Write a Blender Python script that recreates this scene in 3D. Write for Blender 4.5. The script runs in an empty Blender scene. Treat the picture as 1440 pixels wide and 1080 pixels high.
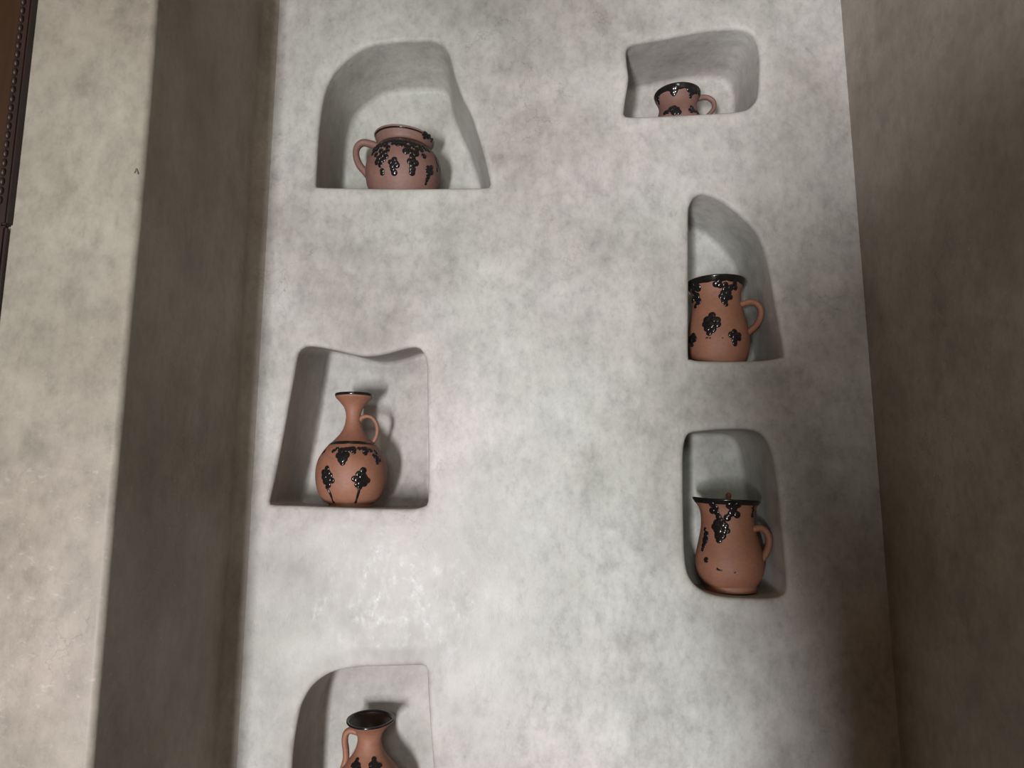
import bpy, bmesh, math, random
from mathutils import Vector, Matrix, noise
from mathutils.bvhtree import BVHTree

random.seed(7)
sc = bpy.context.scene
COL = sc.collection

# ------------------------------------------------------------------ camera
F = 1000.0                                   # focal length in pixels of a 1440 px wide frame
PITCH = math.radians(8.93)
EYE = Vector((0, 0, 1.55))
cam_d = bpy.data.cameras.new('camera')
cam_d.sensor_width = 36.0
cam_d.lens = 36.0 * F / 1440.0
cam_d.clip_start = 0.02
cam = bpy.data.objects.new('camera', cam_d)
cam.location = EYE
cam.rotation_euler = (math.pi / 2 + PITCH, 0, 0)
COL.objects.link(cam)
sc.camera = cam

# ------------------------------------------------------------------ world, light, exposure
w = bpy.data.worlds.new('world')
sc.world = w
w.use_nodes = True
w.node_tree.nodes['Background'].inputs[0].default_value = (0.75, 0.85, 0.95, 1)
w.node_tree.nodes['Background'].inputs[1].default_value = 0.6

def area(name, loc, target, sx, sy, power, color):
    l = bpy.data.lights.new(name, 'AREA')
    l.shape = 'RECTANGLE'; l.size = sx; l.size_y = sy; l.energy = power; l.color = color
    o = bpy.data.objects.new(name, l)
    o.location = loc
    o.rotation_euler = (Vector(target) - Vector(loc)).to_track_quat('-Z', 'Y').to_euler()
    COL.objects.link(o)
    return o

# daylight from the sunlit yard, standing in the low doorway behind the camera
area('doorway_daylight', (-0.92, -2.28, 0.70), (1.68, -0.78, 0.70), 0.50, 0.9, 318, (0.94, 0.95, 1.0))
# daylight of the high window in the same wall
area('window_daylight', (-0.22, -2.28, 2.30), (-0.22, 0, 2.25), 0.8, 0.5, 22.0, (0.92, 1.0, 0.97))

sc.view_settings.view_transform = 'Standard'
sc.view_settings.look = 'None'
sc.view_settings.gamma = 1.0
sc.view_settings.use_curve_mapping = False
sc.view_settings.exposure = 0.0

# ------------------------------------------------------------------ helpers
_fw = Vector((0, math.cos(PITCH), math.sin(PITCH)))
_up = Vector((0, -math.sin(PITCH), math.cos(PITCH)))
_rt = Vector((1, 0, 0))

def ray(px, py):
    return (_fw * F + _rt * (px - 720) + _up * (540 - py)).normalized()

def P(px, py, Y):
    """point of the vertical plane y = Y seen at a pixel of the photograph"""
    d = ray(px, py)
    return EYE + d * (Y / d.y)

def link(name, bm, mat, parent=None, smooth=True, loc=None):
    me = bpy.data.meshes.new(name)
    bmesh.ops.recalc_face_normals(bm, faces=bm.faces[:])
    bm.to_mesh(me); bm.free()
    if smooth:
        for p in me.polygons: p.use_smooth = True
    me.materials.append(mat)
    o = bpy.data.objects.new(name, me)
    COL.objects.link(o)
    if parent: o.parent = parent
    if loc is not None: o.location = loc
    return o

def tag(o, label=None, cat=None, group=None, kind=None):
    if label: o['label'] = label
    if cat: o['category'] = cat
    if group: o['group'] = group
    if kind: o['kind'] = kind
    return o

def box(bm, x0, x1, y0, y1, z0, z1):
    v = [bm.verts.new((x, y, z)) for x in (x0, x1) for y in (y0, y1) for z in (z0, z1)]
    for f in ((0, 1, 3, 2), (4, 6, 7, 5), (0, 4, 5, 1), (2, 3, 7, 6), (0, 2, 6, 4), (1, 5, 7, 3)):
        bm.faces.new([v[i] for i in f])

def bridge(bm, a, b, closed=True):
    n = len(a)
    for i in range(n if closed else n - 1):
        j = (i + 1) % n
        bm.faces.new((a[i], a[j], b[j], b[i]))

def closed_spline(pts, n):
    """resampled closed Catmull-Rom curve"""
    m = len(pts); out = []
    for i in range(m):
        p0, p1, p2, p3 = (Vector(pts[(i + k - 1) % m]) for k in range(4))
        for s in range(8):
            t = s / 8
            out.append(0.5 * ((2 * p1) + (p2 - p0) * t + (2 * p0 - 5 * p1 + 4 * p2 - p3) * t * t + (3 * p1 - p0 - 3 * p2 + p3) * t ** 3))
    L = [0]
    for i in range(len(out)): L.append(L[-1] + (out[(i + 1) % len(out)] - out[i]).length)
    res = []; k = 0
    for i in range(n):
        s = L[-1] * i / n
        while L[k + 1] < s: k += 1
        t = (s - L[k]) / max(1e-9, L[k + 1] - L[k])
        res.append(out[k].lerp(out[(k + 1) % len(out)], t))
    return res

def open_spline(pts, n):
    pts = [Vector(p) for p in pts]
    ext = [2 * pts[0] - pts[1]] + pts + [2 * pts[-1] - pts[-2]]
    out = []
    m = len(pts) - 1
    for i in range(n):
        u = i / (n - 1) * m
        k = min(int(u), m - 1); t = u - k
        p0, p1, p2, p3 = ext[k:k + 4]
        out.append(0.5 * ((2 * p1) + (p2 - p0) * t + (2 * p0 - 5 * p1 + 4 * p2 - p3) * t * t + (3 * p1 - p0 - 3 * p2 + p3) * t ** 3))
    return out

# ------------------------------------------------------------------ materials
def new_mat(name):
    m = bpy.data.materials.new(name); m.use_nodes = True
    nt = m.node_tree
    return m, nt, nt.nodes['Principled BSDF']

def nnoise(nt, scale, detail=4, rough=0.55, stretch=None):
    tc = nt.nodes.new('ShaderNodeTexCoord')
    n = nt.nodes.new('ShaderNodeTexNoise')
    n.inputs['Scale'].default_value = scale
    n.inputs['Detail'].default_value = detail
    n.inputs['Roughness'].default_value = rough
    if stretch:
        mp = nt.nodes.new('ShaderNodeMapping'); mp.inputs['Scale'].default_value = stretch
        nt.links.new(tc.outputs['Object'], mp.inputs[0]); nt.links.new(mp.outputs[0], n.inputs['Vector'])
    else:
        nt.links.new(tc.outputs['Object'], n.inputs['Vector'])
    return n

def ramp(nt, src, stops):
    r = nt.nodes.new('ShaderNodeValToRGB')
    e = r.color_ramp.elements
    while len(e) < len(stops): e.new(0.5)
    for k, (p, c) in enumerate(stops):
        e[k].position = p
        e[k].color = (c, c, c, 1) if isinstance(c, float) else (*c, 1)
    nt.links.new(src, r.inputs[0])
    return r

def mix(nt, a, b, fac, mode='MIX'):
    m = nt.nodes.new('ShaderNodeMix'); m.data_type = 'RGBA'; m.blend_type = mode
    if isinstance(fac, float): m.inputs[0].default_value = fac
    else: nt.links.new(fac, m.inputs[0])
    for s, i in ((a, 6), (b, 7)):
        if isinstance(s, tuple): m.inputs[i].default_value = (*s, 1)
        else: nt.links.new(s, m.inputs[i])
    return m.outputs[2]

def plaster(name, tint=(1, 1, 1), rough=(0.27, 0.56), crack=True):
    m, nt, b = new_mat(name)
    L = nt.links.new
    big = nnoise(nt, 2.6, 5, 0.6)
    mid = nnoise(nt, 9.0, 6, 0.65, (1, 1, 0.7))
    fine = nnoise(nt, 60, 6, 0.75, (1.1, 1.1, 0.7))
    hue = nnoise(nt, 1.7, 3, 0.5)
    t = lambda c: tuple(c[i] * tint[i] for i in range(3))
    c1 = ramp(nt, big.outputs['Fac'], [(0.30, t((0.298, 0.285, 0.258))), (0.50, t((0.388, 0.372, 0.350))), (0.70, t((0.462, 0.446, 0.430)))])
    c2 = ramp(nt, hue.outputs['Fac'], [(0.35, (0.97, 1.0, 0.95)), (0.65, (1.03, 0.985, 0.975))])
    col = mix(nt, c1.outputs[0], c2.outputs[0], 1.0, 'MULTIPLY')
    c3 = ramp(nt, mid.outputs['Fac'], [(0.32, 0.84), (0.5, 1.0), (0.68, 1.09)])
    col = mix(nt, col, c3.outputs[0], 1.0, 'MULTIPLY')
    c4 = ramp(nt, fine.outputs['Fac'], [(0.28, 0.82), (0.5, 1.0), (0.72, 1.08)])
    col = mix(nt, col, c4.outputs[0], 1.0, 'MULTIPLY')
    fl = nnoise(nt, 120, 3, 0.6, (0.5, 0.5, 1.0))
    c5 = ramp(nt, fl.outputs['Fac'], [(0.62, 0.0), (0.74, 0.09)])
    gate = ramp(nt, hue.outputs['Fac'], [(0.42, 0.2), (0.6, 1.0)])
    c6 = mix(nt, c5.outputs[0], gate.outputs[0], 1.0, 'MULTIPLY')
    col = mix(nt, col, c6, 1.0, 'SCREEN')
    sm = nnoise(nt, 24, 5, 0.7, (1.0, 1.0, 0.8))
    c7 = ramp(nt, sm.outputs['Fac'], [(0.30, 0.84), (0.5, 1.0), (0.70, 1.10)])
    col = mix(nt, col, c7.outputs[0], 1.0, 'MULTIPLY')
    if crack:
        # hairline cracks, only here and there
        tc = nt.nodes.new('ShaderNodeTexCoord')
        wob = nnoise(nt, 14, 4, 0.6)
        add = nt.nodes.new('ShaderNodeMix'); add.data_type = 'RGBA'; add.blend_type = 'LINEAR_LIGHT'
        add.inputs[0].default_value = 0.06
        L(tc.outputs['Object'], add.inputs[6]); L(wob.outputs['Color'], add.inputs[7])
        v = nt.nodes.new('ShaderNodeTexVoronoi'); v.feature = 'DISTANCE_TO_EDGE'
        v.inputs['Scale'].default_value = 5.5
        L(add.outputs[2], v.inputs['Vector'])
        line = ramp(nt, v.outputs['Distance'], [(0.0, 0.0), (0.006, 1.0)])
        where = nnoise(nt, 3.3, 2, 0.5)
        wm = ramp(nt, where.outputs['Fac'], [(0.55, 1.0), (0.66, 0.0)])
        mx = nt.nodes.new('ShaderNodeMath'); mx.operation = 'MAXIMUM'
        L(line.outputs[0], mx.inputs[0]); L(wm.outputs[0], mx.inputs[1])
        dk = ramp(nt, mx.outputs[0], [(0.0, 0.72), (1.0, 1.0)])
        col = mix(nt, col, dk.outputs[0], 1.0, 'MULTIPLY')
    rr = nt.nodes.new('ShaderNodeMapRange')
    rr.inputs['From Min'].default_value = 0.36; rr.inputs['From Max'].default_value = 0.62
    rr.inputs['To Min'].default_value = rough[0]; rr.inputs['To Max'].default_value = rough[1]
    av = nt.nodes.new('ShaderNodeMix'); av.data_type = 'FLOAT'; av.inputs[0].default_value = 0.55
    L(sm.outputs['Fac'], av.inputs[2]); L(fine.outputs['Fac'], av.inputs[3])
    L(av.outputs[0], rr.inputs['Value'])
    # the polish stops raggedly around the hand-smoothed niches
    am = nt.nodes.new('ShaderNodeAttribute'); am.attribute_name = 'matte'
    rag = nt.nodes.new('ShaderNodeMath'); rag.operation = 'MULTIPLY_ADD'
    L(sm.outputs['Fac'], rag.inputs[0]); rag.inputs[1].default_value = 1.6; rag.inputs[2].default_value = -0.8
    sm2 = nt.nodes.new('ShaderNodeMath'); sm2.operation = 'MULTIPLY_ADD'
    L(am.outputs['Fac'], sm2.inputs[0]); sm2.inputs[1].default_value = 1.9
    am2 = nt.nodes.new('ShaderNodeMath'); am2.operation = 'MULTIPLY'
    gt = nt.nodes.new('ShaderNodeMath'); gt.operation = 'GREATER_THAN'; gt.inputs[1].default_value = 0.001
    L(am.outputs['Fac'], gt.inputs[0]); L(gt.outputs[0], am2.inputs[0]); L(rag.outputs[0], am2.inputs[1])
    L(am2.outputs[0], sm2.inputs[2])
    cl = nt.nodes.new('ShaderNodeClamp'); L(sm2.outputs[0], cl.inputs[0])
    rm = nt.nodes.new('ShaderNodeMath'); rm.operation = 'MULTIPLY_ADD'
    L(cl.outputs[0], rm.inputs[0]); rm.inputs[1].default_value = 0.16; L(rr.outputs[0], rm.inputs[2])
    L(rm.outputs[0], b.inputs['Roughness'])
    lt = ramp(nt, cl.outputs[0], [(0.0, (1.0, 1.0, 1.0)), (1.0, (1.05, 1.05, 1.04))])
    L(mix(nt, col, lt.outputs[0], 1.0, 'MULTIPLY'), b.inputs['Base Color'])
    b.inputs['Specular IOR Level'].default_value = 0.25
    wav = nnoise(nt, 6.5, 3, 0.5)
    bp1 = nt.nodes.new('ShaderNodeBump'); bp1.inputs['Strength'].default_value = 0.35; bp1.inputs['Distance'].default_value = 0.012
    L(wav.outputs['Fac'], bp1.inputs['Height'])
    bp2 = nt.nodes.new('ShaderNodeBump'); bp2.inputs['Strength'].default_value = 0.22; bp2.inputs['Distance'].default_value = 0.0025
    L(fine.outputs['Fac'], bp2.inputs['Height']); L(bp1.outputs[0], bp2.inputs['Normal'])
    L(bp2.outputs[0], b.inputs['Normal'])
    return m

def clay(name, a, b_, grey=0.0):
    m, nt, b = new_mat(name)
    n1 = nnoise(nt, 14, 5, 0.6); n2 = nnoise(nt, 90, 4, 0.6, (1, 1, 2.5))
    c = ramp(nt, n1.outputs['Fac'], [(0.3, a), (0.7, b_)])
    s = ramp(nt, n2.outputs['Fac'], [(0.3, 0.86), (0.6, 1.0)])
    nt.links.new(mix(nt, c.outputs[0], s.outputs[0], 1.0, 'MULTIPLY'), b.inputs['Base Color'])
    b.inputs['Roughness'].default_value = 0.62
    bp = nt.nodes.new('ShaderNodeBump'); bp.inputs['Strength'].default_value = 0.2; bp.inputs['Distance'].default_value = 0.001
    nt.links.new(n2.outputs['Fac'], bp.inputs['Height']); nt.links.new(bp.outputs[0], b.inputs['Normal'])
    return m

def glaze(name, col, rough):
    m, nt, b = new_mat(name)
    n1 = nnoise(nt, 60, 3)
    c = ramp(nt, n1.outputs['Fac'], [(0.3, col), (0.75, tuple(x * 1.8 for x in col))])
    nt.links.new(c.outputs[0], b.inputs['Base Color'])
    b.inputs['Roughness'].default_value = rough
    return m

def wood(name, a, b_):
    m, nt, b = new_mat(name)
    n1 = nnoise(nt, 22, 6, 0.6, (3, 3, 0.25))
    c = ramp(nt, n1.outputs['Fac'], [(0.3, a), (0.7, b_)])
    nt.links.new(c.outputs[0], b.inputs['Base Color'])
    b.inputs['Roughness'].default_value = 0.5
    bp = nt.nodes.new('ShaderNodeBump'); bp.inputs['Strength'].default_value = 0.3; bp.inputs['Distance'].default_value = 0.002
    nt.links.new(n1.outputs['Fac'], bp.inputs['Height']); nt.links.new(bp.outputs[0], b.inputs['Normal'])
    return m

M_WALL = plaster('polished_plaster')
M_SIDE = plaster('polished_plaster_shade_tint', (0.70, 0.65, 0.58), (0.42, 0.58))  # same plaster, with shade and warm bounce put into its colour
M_FLOOR = plaster('floor_plaster', (0.36, 0.23, 0.14), (0.5, 0.7), crack=False)
M_ROOM = plaster('ochre_plaster', (0.38, 0.26, 0.14), (0.5, 0.7), crack=False)
M_CLAY = clay('terracotta', (0.165, 0.083, 0.064), (0.220, 0.118, 0.093))
M_CLAY_O = clay('terracotta_orange', (0.225, 0.095, 0.054), (0.290, 0.128, 0.076))
M_GLAZE = glaze('black_glaze', (0.008, 0.007, 0.007), 0.16)
M_INNER = glaze('brown_glaze', (0.020, 0.008, 0.006), 0.35)
M_WOOD = wood('dark_wood', (0.012, 0.005, 0.003), (0.028, 0.012, 0.007))
M_PANEL = wood('brown_wood', (0.020, 0.008, 0.002), (0.038, 0.015, 0.004))
M_MARK = glaze('pencil_mark', (0.10, 0.09, 0.08), 0.8)

# ------------------------------------------------------------------ the room
YW = 1.70          # face of the niche wall
YP = 1.174         # face of the pier on its left
XL = -0.649        # side of the pier
XR = 0.869         # right wall
ZC = 3.10          # ceiling
YB = -2.30         # wall with the doorway, behind the camera
XO = -1.70         # outer left wall
DEEP = 2.10

bm = bmesh.new(); box(bm, XO - 0.2, XR + 0.2, YB - 0.2, DEEP, -0.12, 0.0)
tag(link('floor', bm, M_FLOOR, smooth=False), 'brown plastered floor of the room', kind='structure')
bm = bmesh.new(); box(bm, XO - 0.2, XR + 0.2, YB - 0.2, DEEP, ZC, ZC + 0.12)
tag(link('ceiling', bm, M_ROOM, smooth=False), 'flat brown ceiling of the room', kind='structure')

# --- niches: outlines measured on the wall face
def sc_pts(x0, y0, s, pts): return [(x0 + u * s, y0 + v * s) for u, v in pts]
NICHES = [
 dict(d=0.205, taper=0.014, pts=sc_pts(420, 30, 300 / 1246, [(98,950),(105,800),(120,600),(145,440),(190,320),(280,220),(400,145),(540,118),(700,111),(800,115),(860,160),(890,230),(915,330),(960,450),(1010,550),(1060,700),(1095,830),(1120,950),(1090,966),(900,970),(600,972),(300,968),(112,963)])),
 dict(d=0.222, taper=0.001, pts=sc_pts(860, 20, 1 / 6, [(108,835),(120,720),(140,600),(148,520),(135,420),(127,320),(140,275),(180,250),(300,225),(500,190),(700,150),(850,130),(1000,120),(1130,130),(1200,180),(1240,270),(1255,400),(1250,560),(1235,690),(1190,760),(1110,805),(900,825),(600,843),(300,855),(150,857),(115,850)])),
 dict(d=0.235, taper=0.010, roof=0.046, pts=sc_pts(360, 470, 280 / 1163, [(75,975),(110,820),(150,620),(185,430),(215,270),(240,130),(262,90),(300,73),(370,78),(470,98),(570,122),(650,132),(740,122),(850,92),(920,77),(960,88),(985,130),(997,200),(1000,400),(1003,600),(1005,800),(1003,960),(1000,995),(960,1012),(900,1020),(700,1018),(500,1012),(300,1003),(100,997),(78,990)])),
 dict(d=0.205, taper=0.003, pts=sc_pts(930, 250, 200 / 771, [(150,960),(150,700),(150,400),(150,200),(155,150),(180,105),(215,85),(260,92),(330,125),(400,175),(470,240),(520,300),(560,390),(590,510),(620,680),(645,820),(668,960),(650,972),(580,985),(450,992),(300,992),(190,988),(160,978)])),
 dict(d=0.225, taper=0.006, roof=0.016, pts=sc_pts(930, 580, 210 / 810, [(122,230),(122,400),(125,600),(130,760),(140,850),(165,910),(210,955),(270,985),(350,1002),(450,1008),(550,1010),(640,1003),(675,985),(685,950),(680,870),(660,650),(640,450),(620,300),(595,200),(565,140),(520,105),(450,92),(350,92),(250,98),(170,108),(145,122),(130,160)])),
 dict(d=0.22, taper=0.006, pts=sc_pts(390, 900, 260 / 1440, [(95,1300),(100,1150),(108,997),(120,850),(140,700),(175,530),(210,450),(260,370),(340,300),(430,252),(540,228),(680,212),(850,208),(1050,203),(1130,203),(1155,215),(1168,250),(1172,400),(1185,600),(1200,800),(1215,997),(1228,1150),(1240,1300),(1242,1560),(1235,1625),(1190,1640),(900,1640),(500,1640),(140,1640),(95,1625),(88,1560)])),
]
N = 120
for nc in NICHES:
    o2 = []
    for px, py in nc['pts']:
        p = P(px, py, YW); o2.append((p.x, p.z))
    c = closed_spline(o2, N)
    ar = sum(c[i].x * c[(i + 1) % N].y - c[(i + 1) % N].x * c[i].y for i in range(N))
    if ar < 0: c.reverse()
    nc['curve'] = c
    nc['zmin'] = min(p.y for p in c)
    nc['zmax'] = max(p.y for p in c)
    nor = []
    for i in range(N):
        t = (c[(i + 2) % N] - c[i - 2]).normalized()
        nor.append(Vector((t.y, -t.x)))       # outward for a counter-clockwise curve
    nc['nor'] = nor

def niche_ring(nc, off, depth, floor_in=1.0):
    """the outline moved outward by off (inward when negative) at a depth behind the wall face"""
    out = []
    for p, n in zip(nc['curve'], nc['nor']):
        q = p + n * off
        if off < 0:                           # the floor keeps its level, only jambs and soffit lean in
            k = max(0.0, -n.y)
            q.y = p.y + n.y * off * (1 - k * floor_in)
        rise = nc.get('roof', 0.0) * max(0.0, depth) / nc['d'] * (p.y - nc['zmin']) / (nc['zmax'] - nc['zmin'])
        out.append((q.x, YW + depth, q.y + rise))
    return out

wall = None
bm = bmesh.new()
X0, X1 = XL + 0.035, XR
edges = []
oc = []
NZ = 40
for i in range(NZ + 1): oc.append((X0, YW, ZC * i / NZ))
for i in range(1, 20): oc.append((X0 + (X1 - X0) * i / 20, YW, ZC))
for i in range(NZ, -1, -1): oc.append((X1, YW, ZC * i / NZ))
for i in range(19, 0, -1): oc.append((X0 + (X1 - X0) * i / 20, YW, 0))
RIM = 0.046
for loop in [oc] + [niche_ring(nc, RIM, 0) for nc in NICHES]:
    vs = [bm.verts.new(p) for p in loop]
    for i in range(len(vs)): edges.append(bm.edges.new((vs[i], vs[(i + 1) % len(vs)])))
bmesh.ops.triangle_fill(bm, use_beauty=True, use_dissolve=False, edges=edges, normal=(0, -1, 0))
wall = link('wall_back', bm, M_WALL, smooth=False)
tag(wall, 'pale grey polished plaster wall with six irregular niches', kind='structure')

for nc in NICHES:
    bm = bmesh.new()
    d, tp, r = nc['d'], nc['taper'], 0.011
    spec = [(RIM, 0.0), (RIM - 0.008, -0.0002), (RIM - 0.016, -0.0005), (r + 0.009, -0.0008), (r, -0.0003)]
    for k in range(1, 7):
        a = k / 6 * math.pi / 2
        spec.append((r * (1 - math.sin(a)), r * (1 - math.cos(a))))
    rb = 0.02
    for k in range(1, 4): spec.append((-tp * k / 4, r + (d - rb - r) * k / 4))
    for k in range(0, 7):
        a = k / 6 * math.pi / 2
        spec.append((-tp - rb * 0.8 * (1 - math.cos(a)), d - rb + rb * math.sin(a)))
    rings = []
    for off, dp in spec:
        ring = []
        for x, y, z in niche_ring(nc, off, dp):
            if dp > 0.03:                     # hand-smoothed unevenness
                nz = noise.noise(Vector((x * 9, y * 9, z * 9))) * 0.0035 * min(1, dp / 0.1)
                x += nz; y += nz * 0.8
            ring.append(bm.verts.new((x, y, z)))
        rings.append(ring)
    for a, b in zip(rings, rings[1:]): bridge(bm, a, b)
    bm.faces.new(rings[-1])
    o = link('niche', bm, M_WALL, wall)
    at = o.data.attributes.new('matte', 'FLOAT', 'POINT')
    fade = (0.0, 0.25, 0.6, 0.85, 1.0)
    for k in range(len(o.data.vertices)):
        q = k // N
        at.data[k].value = fade[q] if q < len(fade) else 1.0

# --- pier on the left with its rounded edge and the soft inner corner
prof = [(XO, YP)]
prof += [(-1.3, YP), (-1.0, YP), (-0.8, YP)]
re = 0.012
for k in range(7):
    a = k / 6 * math.pi / 2
    prof.append((XL - re + re * math.sin(a), YP + re - re * math.cos(a)))
prof += [(XL, YP + 0.1), (XL, YP + 0.2), (XL, YP + 0.3), (XL, YP + 0.4)]
rc = 0.035
for k in range(9):
    a = k / 8 * math.pi / 2
    prof.append((XL + rc - rc * math.cos(a), YW - rc + rc * math.sin(a)))
bm = bmesh.new()
cols = []
for i in range(61):
    z = ZC * i / 60
    row = []
    for k, (x, y) in enumerate(prof):
        wob = noise.noise(Vector((x * 1.5, y * 1.5, z * 2.2))) * 0.0025
        edge = 0 if k == 0 or k >= len(prof) - 2 else 1
        row.append(bm.verts.new((x + wob * edge, y + wob * edge * 0.5, z)))
    cols.append(row)
for a, b in zip(cols, cols[1:]): bridge(bm, a, b, closed=False)
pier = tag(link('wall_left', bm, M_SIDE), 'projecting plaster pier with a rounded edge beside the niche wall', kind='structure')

# small pencilled angle on the pier
bm = bmesh.new()
for a, b in (((189.4, 243.5), (192.2, 237.2)), ((192.2, 237.2), (194.2, 244.6))):
    p, q = P(*a, YP), P(*b, YP)
    n = Vector(((q - p).z, 0, -(q - p).x)).normalized() * 0.0008
    vs = []
    for y in (YP - 0.0012, YP + 0.003):
        for c in (p + n, q + n, q - n, p - n): vs.append(bm.verts.new((c.x, y, c.z)))
    for f in ((0, 1, 2, 3), (7, 6, 5, 4), (0, 4, 5, 1), (1, 5, 6, 2), (2, 6, 7, 3), (3, 7, 4, 0)):
        bm.faces.new([vs[i] for i in f])
link('pencil_mark', bm, M_MARK, pier, smooth=False)

# --- right wall, meeting the niche wall in a crisp corner
bm = bmesh.new()
rows = []
for i in range(41):
    z = ZC * i / 40
    row = []
    for k in range(25):
        y = YB + (YW - YB) * k / 24
        wob = noise.noise(Vector((3.1, y * 1.3, z * 1.3))) * 0.004
        row.append(bm.verts.new((XR + (wob if k < 24 else 0), y, z)))
    rows.append(row)
for a, b in zip(rows, rows[1:]): bridge(bm, a, b, closed=False)
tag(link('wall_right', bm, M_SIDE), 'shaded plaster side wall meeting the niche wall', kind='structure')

# --- the rest of the room, behind the camera
bm = bmesh.new(); box(bm, XO - 0.15, XO, YB, YP, 0, ZC)
tag(link('wall_outer', bm, M_ROOM, smooth=False), 'plain ochre plaster wall behind the pier side', kind='structure')
bm = bmesh.new()
DX0, DX1, DZ1 = -1.16, -0.68, 1.20
WX0, WX1, WZ0, WZ1 = -0.64, 0.20, 2.03, 2.57
y0, y1 = YB - 0.18, YB
box(bm, XO - 0.15, DX0, y0, y1, 0, WZ0)
box(bm, DX1, XR, y0, y1, 0, WZ0)
box(bm, DX0, DX1, y0, y1, DZ1, WZ0)
box(bm, XO - 0.15, WX0, y0, y1, WZ0, WZ1)
box(bm, WX1, XR, y0, y1, WZ0, WZ1)
box(bm, XO - 0.15, XR, y0, y1, WZ1, ZC)
tag(link('wall_front', bm, M_ROOM, smooth=False), 'ochre plaster wall with a low doorway and a high window', kind='structure')
# added unseen blocker, shaped to cast a standing person's shadow on the niche wall
bm = bmesh.new()
top = [(-0.105, 0.0), (-0.105, 0.84), (-0.125, 0.96), (-0.175, 1.10), (-0.205, 1.22), (-0.20, 1.33), (-0.165, 1.43), (-0.10, 1.52), (-0.05, 1.56), (0.01, 1.61), (0.07, 1.68), (0.13, 1.76), (0.2, 1.83), (0.3, 1.86), (XR, 1.86), (XR, 0.0)]
fr = [bm.verts.new((x, -0.12, z)) for x, z in top]
bk = [bm.verts.new((x, -0.24, z)) for x, z in top]
bm.faces.new(fr); bm.faces.new(list(reversed(bk))); bridge(bm, fr, bk)
tag(link('shadow_blocker', bm, M_ROOM, smooth=False), 'unseen blocker added in place of a standing person to shade the niche wall', kind='structure')

# ------------------------------------------------------------------ pots
RING = 56
def lathe_rings(bm, prof, shift=None):
    """prof: (r, z); shift(ang, r, z, k) -> (x, y, z)"""
    rings = []
    for k, (r, z) in enumerate(prof):
        ring = []
        for i in range(RING):
            a = 2 * math.pi * i / RING
            p = shift(a, r, z, k) if shift else (r * math.cos(a), r * math.sin(a), z)
            ring.append(bm.verts.new(p))
        rings.append(ring)
    for a, b in zip(rings, rings[1:]): bridge(bm, a, b)
    return rings

def tube(bm, pts, rad, flat=1.0, side=Vector((0, 1, 0)), seg=12):
    rings = []
    n = len(pts)
    for i, p in enumerate(pts):
        t = (pts[min(i + 1, n - 1)] - pts[max(i - 1, 0)]).normalized()
        b = (side - t * side.dot(t)).normalized()
        c = t.cross(b)
        r = rad(i / (n - 1)) if callable(rad) else rad
        rings.append([bm.verts.new(p + (b * math.cos(a) * flat + c * math.sin(a)) * r) for a in (2 * math.pi * k / seg for k in range(seg))])
    for a, b in zip(rings, rings[1:]): bridge(bm, a, b)
    bm.faces.new(rings[0]); bm.faces.new(list(reversed(rings[-1])))

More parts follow.
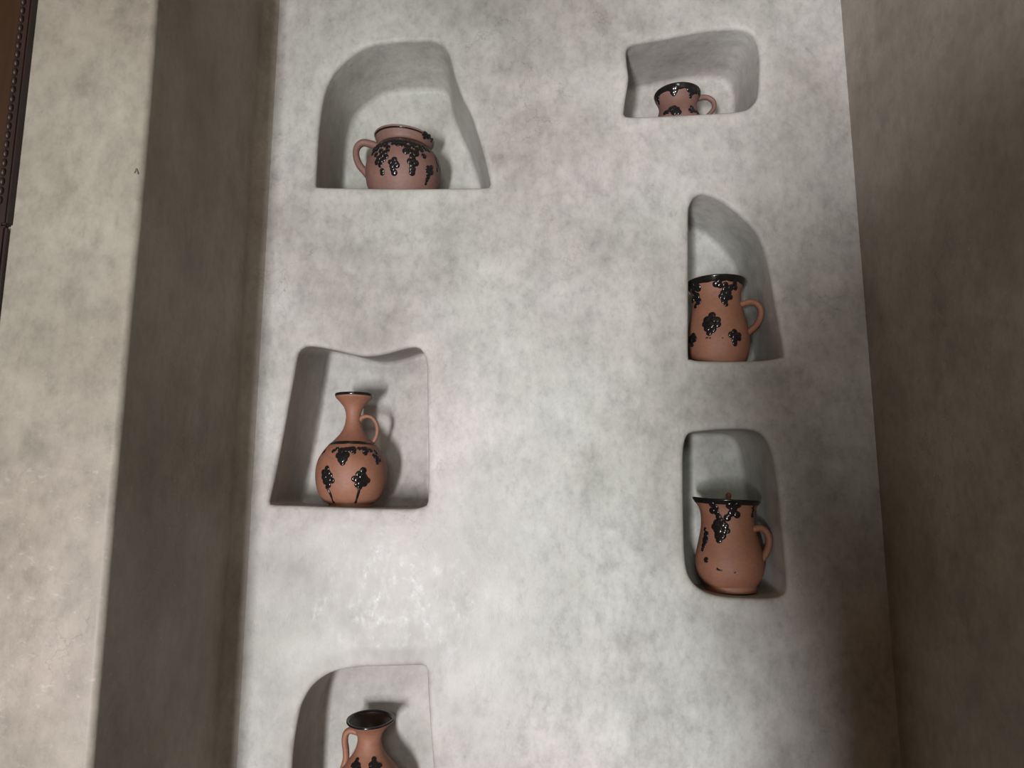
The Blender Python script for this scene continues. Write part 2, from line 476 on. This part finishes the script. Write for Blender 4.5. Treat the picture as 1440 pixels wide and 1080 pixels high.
class Pot:
    def __init__(self, name, label, cat, cx, Y, base_z, prof, mat, tilt=0.0, lean=0.0, spout=None, wall_t=0.006):
        """prof: (half width px, y px) from rim to base, read at the axis plane"""
        self.Y = Y
        ax = P(cx, sum(y for _, y in prof) / len(prof), Y)
        self.root = bpy.data.objects.new(name, None)
        self.root.empty_display_size = 0.05
        self.root.location = (ax.x, Y, base_z)
        COL.objects.link(self.root)
        tag(self.root, label, cat, 'clay pots in the wall niches')
        self.o = Vector((ax.x, Y, base_z))
        s = (P(cx + 10, prof[0][1], Y).x - P(cx, prof[0][1], Y).x) / 10
        pz = [(r * s, P(cx, y, Y).z - base_z) for r, y in prof]
        pz.reverse()                                           # base first
        pz[0] = (pz[0][0], 0.0)
        zt = pz[-1][1]
        self.zt = zt
        sp = open_spline(pz, len(pz) * 4)
        outer = [(max(0.002, p.x), p.y) for p in sp]
        outer[0] = (outer[0][0], 0.0)
        self.outer = outer
        def shift(a, r, z, k):
            f = max(0.0, min(1.0, (z / zt - 0.55) / 0.45))
            x, y = r * math.cos(a), r * math.sin(a)
            if spout:
                sa, ln, up, wd = spout
                da = (a - sa + math.pi) % (2 * math.pi) - math.pi
                g = math.exp(-(da / wd) ** 2) * f ** 3
                x += math.cos(sa) * ln * g; y += math.sin(sa) * ln * g; z += up * g
            z += -x * tilt * f ** 2 + y * (-lean) * f ** 2
            return (x, y, z)
        self.shift = shift
        bm = bmesh.new()
        rings = lathe_rings(bm, outer, shift)
        bm.faces.new(rings[0])
        rt = outer[-1][0]
        lip = [(rt - wall_t * 0.25, zt + wall_t * 0.35), (rt - wall_t * 0.75, zt + wall_t * 0.35), (rt - wall_t, zt - wall_t * 0.1)]
        lr = lathe_rings(bm, lip, shift)
        bridge(bm, rings[-1], lr[0])
        self.body = link('body', bm, mat, self.root)
        # glazed inside
        inn = [(max(0.003, r - wall_t), z) for r, z in outer if z > 0.012]
        inn = [(inn[0][0] * 0.5, 0.012)] + inn
        inn[-1] = (rt - wall_t, zt - wall_t * 0.1)
        bm = bmesh.new()
        ir = lathe_rings(bm, inn, shift)
        bm.faces.new(ir[0])
        self.inner = link('interior', bm, M_INNER, self.body)
        tag(self.inner, 'dark brown glazed interior')
        bm = bmesh.new(); bm.from_mesh(self.body.data)
        self.bvh = BVHTree.FromBMesh(bm); bm.free()
        self.s = s

    def surf(self, px, py):
        d = ray(px, py)
        hit = self.bvh.ray_cast(EYE - self.o, d)
        if hit[0] is None:
            q = self.bvh.find_nearest(P(px, py, self.Y) - self.o)
            return q[0], q[1]
        n = hit[1] if hit[1].dot(d) < 0 else -hit[1]
        return hit[0], n

    def band(self, z0, z1, name='glaze_band', t=0.0008, drip=0.0, mat=None):
        """black glaze ring over the profile between two heights (fractions of the pot's height)"""
        rows = [(r + t, z) for r, z in self.outer if z0 * self.zt <= z <= z1 * self.zt]
        def at(h):
            for (r0, a), (r1, b) in zip(self.outer, self.outer[1:]):
                if a <= h <= b: return r0 + (r1 - r0) * (h - a) / max(1e-9, b - a)
            return self.outer[-1][0]
        h0, h1 = z0 * self.zt, z1 * self.zt
        rows = [(at(h0), h0)] + [(at(h0) + t, h0 + 0.0003)] + [q for q in rows if h0 + 0.0006 < q[1] < h1 - 0.0006] + [(at(h1) + t, h1 - 0.0003)]
        if z1 >= 1.0:
            rt = self.outer[-1][0]
            rows += [(rt + t * 0.5, self.zt + 0.003), (rt - 0.0015, self.zt + 0.0028), (rt - 0.0045, self.zt + 0.0026), (rt - 0.0066, self.zt - 0.0012)]
        else:
            rows += [(at(h1), h1)]
        bm = bmesh.new()
        def sh(a, r, z, k):
            if drip and k < 2:
                z -= drip * max(0.0, noise.noise(Vector((math.cos(a) * 4, math.sin(a) * 4, 2.7))) + 0.2)
                r = at(z) + (t if k else 0)
            return self.shift(a, r, z, k)
        lathe_rings(bm, rows, sh)
        o = link(name, bm, mat or M_GLAZE, self.body)
        return o

    def cluster(self, blobs, x0, y0, s, name='grape_motif', stem=None):
        bm = bmesh.new()
        for b in blobs:
            u, v = b[0], b[1]
            r = (b[2] if len(b) > 2 else 26) * s * self.s * 1.36
            p, n = self.surf(x0 + u * s, y0 + v * s)
            q = n.to_track_quat('Z', 'Y').to_matrix().to_4x4()
            mtx = Matrix.Translation(p) @ q @ Matrix.Diagonal((r, r, r * 0.34, 1))
            bmesh.ops.create_icosphere(bm, subdivisions=2, radius=1.0, matrix=mtx)
        o = link(name, bm, M_GLAZE, self.body)
        if stem:
            bm = bmesh.new()
            pts = [self.surf(x0 + u * s, y0 + v * s)[0] for u, v in stem]
            tube(bm, open_spline(pts, 10), 0.0032, seg=8)
            link('stem', bm, M_GLAZE, o)
        return o

    def handle(self, pix, rad, flat=1.0, mat=None, dy=None):
        """pix: pixels along the handle, first and last inside the body"""
        pts = []
        for k, (u, v) in enumerate(pix):
            yy = self.Y + (dy[k] if dy else 0)
            pts.append(P(u, v, yy) - self.o)
        bm = bmesh.new()
        tube(bm, open_spline(pts, 28), rad, flat)
        return link('handle', bm, mat or M_CLAY, self.root)

def floor_z(i): return NICHES[i]['zmin'] + 0.0005
def ledge(px, py): return P(px, py, YW).z

# 1 --- round pot with a collar, upper left niche
p1 = Pot('round_pot', 'squat round terracotta pot with flared collar, covered in black dripping dots', 'pot', 567.5, YW + 0.102, floor_z(0),
         [(42, 197), (40, 200), (37, 205), (35.5, 209), (38, 213), (44, 219), (49, 227), (52, 238), (52.3, 248), (50, 261), (45, 274), (38, 285), (31, 293), (29, 297)], M_CLAY, tilt=0.09)
p1.band(0.965, 0.985, 'rim_line', t=0.0006)
k9 = 1 / 9
A = (480, 160, k9)
p1.band(0.79, 0.845, 'neck_band', t=0.0007)
p1.cluster([(400,500),(425,470),(460,450),(500,470),(440,520),(510,520),(470,560),(545,490),(580,470),(590,425),(565,540),(450,610,30),(500,600),(490,650,24),(530,580),(515,720,24),(518,750,24),(560,400),(480,420),(520,400)], *A)
p1.cluster([(620,610,24),(670,580,28),(680,620,30),(700,650,30),(640,660,26),(650,700,26),(670,745,30)], *A)
p1.cluster([(720,380,32),(660,375,26),(790,395,30),(850,420),(820,470,36),(890,480,32),(940,500,36),(900,540,30),(870,600,30),(945,625,30),(900,650,30),(900,700,32),(895,745,30),(910,590,30),(960,450),(1010,460,28),(1045,535,28),(1060,445,26),(1110,470,22),(900,410,26)], *A)
p1.cluster([(1100,690,28),(1140,680,24),(1090,720,24),(1140,740,26),(1110,760,26),(1095,800,24),(1080,840,20),(1068,885,15)], *A)
p1.cluster([(420,440,30),(470,400,32),(540,370,34),(600,350,34),(660,340,32),(720,345,34),(800,350,34),(860,360,34),(920,380,34),(980,400,34),(1040,425,30),(1090,455,26)], *A, name='shoulder_motif')
p1.cluster([(1045,255,22),(1075,245,28),(1060,290,26),(1105,290,26),(1145,335,22)], *A, name='rim_drip')
p1.cluster([(1205,600,22),(1222,650,24),(1215,710,22),(1195,560,18)], *A)
p1.handle([(534, 208), (522, 203), (510, 201), (502, 208), (501, 220), (506, 233), (514, 242), (522, 252)], lambda t: 0.0088 + 0.002 * abs(2 * t - 1), 1.15)

# 2 --- small mug, upper right niche
p2 = Pot('small_mug', 'small terracotta mug with black rim and ear handle in the smallest wide niche', 'mug', 953.5, YW + 0.098, floor_z(1),
         [(32, 135), (31, 138), (28.5, 143), (26.5, 149), (26, 155), (28, 163), (31, 172), (31, 180), (28, 187), (25, 192)], M_CLAY)
p2.band(0.90, 1.0, 'rim_band', drip=0.007)
B = (900, 100, 1 / 12)
p2.cluster([(500,290,36),(545,300,46),(600,290,44),(560,350,40),(590,340,34),(572,385,30)], *B)
p2.cluster([(830,310,36),(870,320,42),(900,350,36),(860,380,34),(850,430,26),(950,340,36),(1000,360,30)], *B)
p2.cluster([(430,700,36),(480,680,40),(530,630,40),(570,615,38),(620,640,40),(650,690,40),(580,690,46)], *B)
p2.cluster([(880,615,36),(860,665,38),(910,660,40),(960,685,36)], *B)
p2.cluster([(300,440,30),(300,490,34),(320,540,26)], *B)
p2.handle([(976, 141), (986, 137.5), (995, 137.5), (1003, 143), (1004, 152), (998, 160), (988, 168), (979, 172)], lambda t: 0.0056 + 0.0012 * (1 - t), 1.3)

# 3 --- carafe, middle left niche
p3 = Pot('long_necked_carafe', 'long-necked terracotta carafe with trumpet mouth and thin looped handle', 'carafe', 495.5, YW + 0.110, ledge(495, 714.3),
         [(26, 556), (25, 560), (20, 565), (13.5, 573), (10.6, 582), (10.6, 592), (13, 602), (18, 611), (25, 619), (33, 627), (40.5, 637), (46, 648), (48.5, 662), (47.7, 678), (44.5, 691), (38.5, 702), (31.5, 707.5), (29, 709), (29.5, 712.5)], M_CLAY_O, wall_t=0.005)
p3.band(0.986, 1.0, 'rim_band')
p3.band(0.545, 0.575, 'shoulder_band')
C = (430, 540, 1 / 6)
p3.cluster([(285,600,26),(335,600,26),(310,630,32),(310,665,18),(300,560,22),(340,553,20),(265,545,14),(235,565,15)], *C)
p3.cluster([(395,552,24),(405,575,15),(370,545,15),(450,545,14)], *C)
p3.cluster([(505,555,24),(500,585,16),(480,545,14),(545,560,16)], *C)
p3.cluster([(600,620,24),(580,608,18),(625,635,18),(602,662,15),(592,572,18)], *C)
p3.cluster([(178,712,18),(150,745,19),(185,752,23),(155,785,23),(205,772,19),(190,810,24),(162,822,20),(222,815,18),(190,850,21),(180,872,14)], *C, stem=[(182, 875), (210, 930), (238, 1000)])
p3.cluster([(485,730,21),(450,762,22),(410,800,19),(480,780,26),(440,810,24),(500,800,22),(523,815,18),(465,842,24),(435,850,18),(495,840,20),(455,872,16)], *C, stem=[(453, 875), (440, 930), (418, 1000)])
p3.cluster([(150,580,14),(160,565,12)], *C)
p3.handle([(503, 593), (510, 587), (518, 585.5), (526, 590), (530.5, 600), (530, 611), (526, 620), (520, 627)], lambda t: 0.0050 + 0.0028 * max(0, 1 - t * 4), 1.1, M_CLAY_O)

# 4 --- mug, middle right niche
p4 = Pot('wide_mug', 'tall terracotta mug with black rim and flower dots in the pointed niche', 'mug', 1009, YW + 0.100, floor_z(3),
         [(40.5, 399), (38.5, 403), (35, 409), (32.8, 417), (33, 427), (35, 438), (38, 452), (41, 468), (42, 480), (41, 494), (37.5, 506), (34.5, 512), (33.5, 520)], M_CLAY_O)
p4.band(0.945, 1.0, 'rim_band', drip=0.006)
D = (950, 380, 1 / 7.714)
p4.cluster([(440,150,28),(480,165,24),(470,130,24),(545,200,32),(520,250,28),(570,240,30),(500,285,26),(550,290,34),(590,290,26),(530,335,28),(547,370,20),(600,190,28),(650,190,24),(640,150,26),(540,160,26)], *D)
p4.cluster([(180,170,32),(240,190,36),(200,230,30),(230,290,38),(250,340,30),(220,385,26),(190,320,32)], *D)
p4.cluster([(395,490,30),(345,540,35),(400,540,36),(450,540,30),(322,585,28),(380,590,42),(452,585,30),(345,630,30),(400,640,32),(365,680,24)], *D)
p4.cluster([(640,670,26),(605,700,27),(650,720,32),(690,702,22),(690,740,22),(640,760,27),(645,795,22)], *D)
p4.cluster([(190,720,32),(160,750,28),(205,745,28),(180,800,26)], *D)
for q in ((335,735,7),(350,730,6),(375,735,7),(510,735,6)): p4.cluster([q], *D, name='glaze_speck')
p4.handle([(1034, 432), (1044, 427.5), (1056, 425), (1066, 429), (1070, 439), (1067, 452), (1058, 463), (1046, 471)], lambda t: 0.0082, 1.2, M_CLAY_O, dy=[-.03]*8)

# 5 --- jug, lower right niche
p5 = Pot('spouted_jug', 'terracotta jug with pouring lip and strap handle in the dark rounded niche', 'jug', 1025, YW + 0.105, ledge(1035, 839.5),
         [(45, 704), (42.5, 708), (38.5, 714), (36.3, 722), (36, 731), (37, 743), (40, 757), (43.5, 771), (46, 784), (46.2, 796), (43, 809), (37.5, 819), (34.5, 823), (34.6, 826), (34.8, 830)], M_CLAY_O, tilt=0.045, spout=(math.pi, 0.003, 0.003, 0.55))
p5.band(0.955, 1.0, 'rim_band')
G = (960, 685, 150 / 1012)
p5.cluster([(280,165,26),(310,195,24),(280,225,24),(320,240,22),(340,280,22),(358,312,22),(330,345,32),(300,375,24),(372,350,32),(402,370,26),(340,400,38),(390,410,32),(425,415,20),(340,450,30),(372,460,30),(345,500,24),(328,470,20)], *G)
p5.cluster([(450,178,30),(520,172,28),(480,215,28),(460,250,24),(424,290,26),(515,262,26),(440,272,18)], *G)
p5.cluster([(670,190,16),(668,225,18),(660,265,20)], *G)
p5.cluster([(212,400,16),(222,450,26),(215,500,30),(200,550,22),(188,590,16)], *G)
p5.cluster([(223,690,20)], *G, name='glaze_dot')
for q in ((332,778,9),(350,788,7),(368,790,6),(495,808,7)): p5.cluster([q], *G, name='glaze_speck')
p5.handle([(1050, 750), (1060, 744), (1071, 743), (1080, 752), (1081, 766), (1076, 780), (1067, 791), (1057, 800)], lambda t: 0.0085, 1.3, M_CLAY_O, dy=[-.035]*8)
bm = bmesh.new()
bmesh.ops.create_uvsphere(bm, u_segments=14, v_segments=10, radius=0.0075, matrix=Matrix.Translation(P(1024.5, 696.5, YW + 0.105 + 0.066) - p5.o))
tube(bm, [Vector(P(1024.5, 697, YW + 0.171) - p5.o), Vector(P(1024.5, 708, YW + 0.176) - p5.o)], 0.006)
tag(link('rim_knob', bm, M_CLAY_O, p5.root), 'small clay knob on the far rim')

# 6 --- slender jug, lowest niche
p6 = Pot('slender_jug', 'slender terracotta jug with dark open mouth, its lower half out of view', 'jug', 518, YW + 0.105, floor_z(5),
         [(32, 1012), (30.5, 1015), (25, 1020), (19.5, 1027), (16.5, 1036), (17, 1046), (21.5, 1058), (31, 1071), (42, 1085), (49, 1100), (52, 1118), (51, 1138), (46, 1155), (38, 1166), (33, 1171), (33, 1174)], M_CLAY_O, lean=-0.10, spout=(0.0, 0.004, 0.001, 0.5), wall_t=0.005)
p6.band(0.990, 1.0, 'rim_band')
H = (470, 980, 1 / 10.8)
p6.cluster([(350,950,26),(330,1000,34),(285,1035,30),(360,1040,34),(310,1075,32),(370,1085,30),(330,1120,28)], *H)
p6.cluster([(605,945,30),(605,990,34),(565,1030,34),(640,1030,36),(695,1035,28),(615,1075,36),(560,1080,28),(660,1085,30),(610,1125,30)], *H)
p6.handle([(507, 1031), (499, 1028), (492, 1027), (486.5, 1032), (485, 1042), (486.5, 1055), (486.5, 1067), (483, 1080), (479, 1092), (482, 1101)], lambda t: 0.0078, 1.3, M_CLAY_O)

# ------------------------------------------------------------------ carved wooden shutter on the pier
YS = YP - 0.016
EX = P(18, 315, YP).x
ZB = P(18, 315, YS).z
sh = bpy.data.objects.new('wooden_shutter', None)
sh.location = (EX, YP, ZB); COL.objects.link(sh)
tag(sh, 'dark carved wooden shutter with a beaded moulding, hung on the pier', 'shutter')
Yf = YS - YP
TOPZ = 0.95
bm = bmesh.new()
box(bm, -0.012, 0.0, Yf, 0.001, 0.0, TOPZ)
bmesh.ops.bevel(bm, geom=bm.edges[:], offset=0.003, segments=2, affect='EDGES')
link('stile', bm, M_WOOD, sh, smooth=False)
bm = bmesh.new(); box(bm, -0.0245, -0.0125, Yf + 0.006, 0.001, 0.0, TOPZ)
link('bead_channel', bm, M_WOOD, sh, smooth=False)
bm = bmesh.new()
bmesh.ops.create_uvsphere(bm, u_segments=10, v_segments=8, radius=1.0, matrix=Matrix.Diagonal((0.0046, 0.006, 0.0075, 1)))
proto = link('bead', bm, M_WOOD, sh, loc=(-0.0185, Yf + 0.006, 0.045))
for k in range(1, 52):
    c = proto.copy(); COL.objects.link(c); c.parent = sh
    c.location = (-0.0185, Yf + 0.006, 0.045 + 0.0172 * k)
bm = bmesh.new(); box(bm, -0.32, -0.025, Yf + 0.009, 0.001, 0.03, TOPZ)
link('panel', bm, M_PANEL, sh, smooth=False)
bm = bmesh.new(); box(bm, -0.32, -0.025, Yf + 0.002, 0.001, 0.0, 0.0295)
link('bottom_rail', bm, M_WOOD, sh, smooth=False)
# frame post below the shutter
bm = bmesh.new()
ex2 = P(15, 322, YP).x
box(bm, ex2 - 0.10, ex2, YP - 0.012, YP + 0.001, 0.002, ZB - 0.0004)
bmesh.ops.bevel(bm, geom=bm.edges[:], offset=0.004, segments=2, affect='EDGES')
tag(link('wooden_post', bm, M_WOOD, smooth=False), 'plain dark wooden post under the carved shutter, fixed to the pier', 'post')
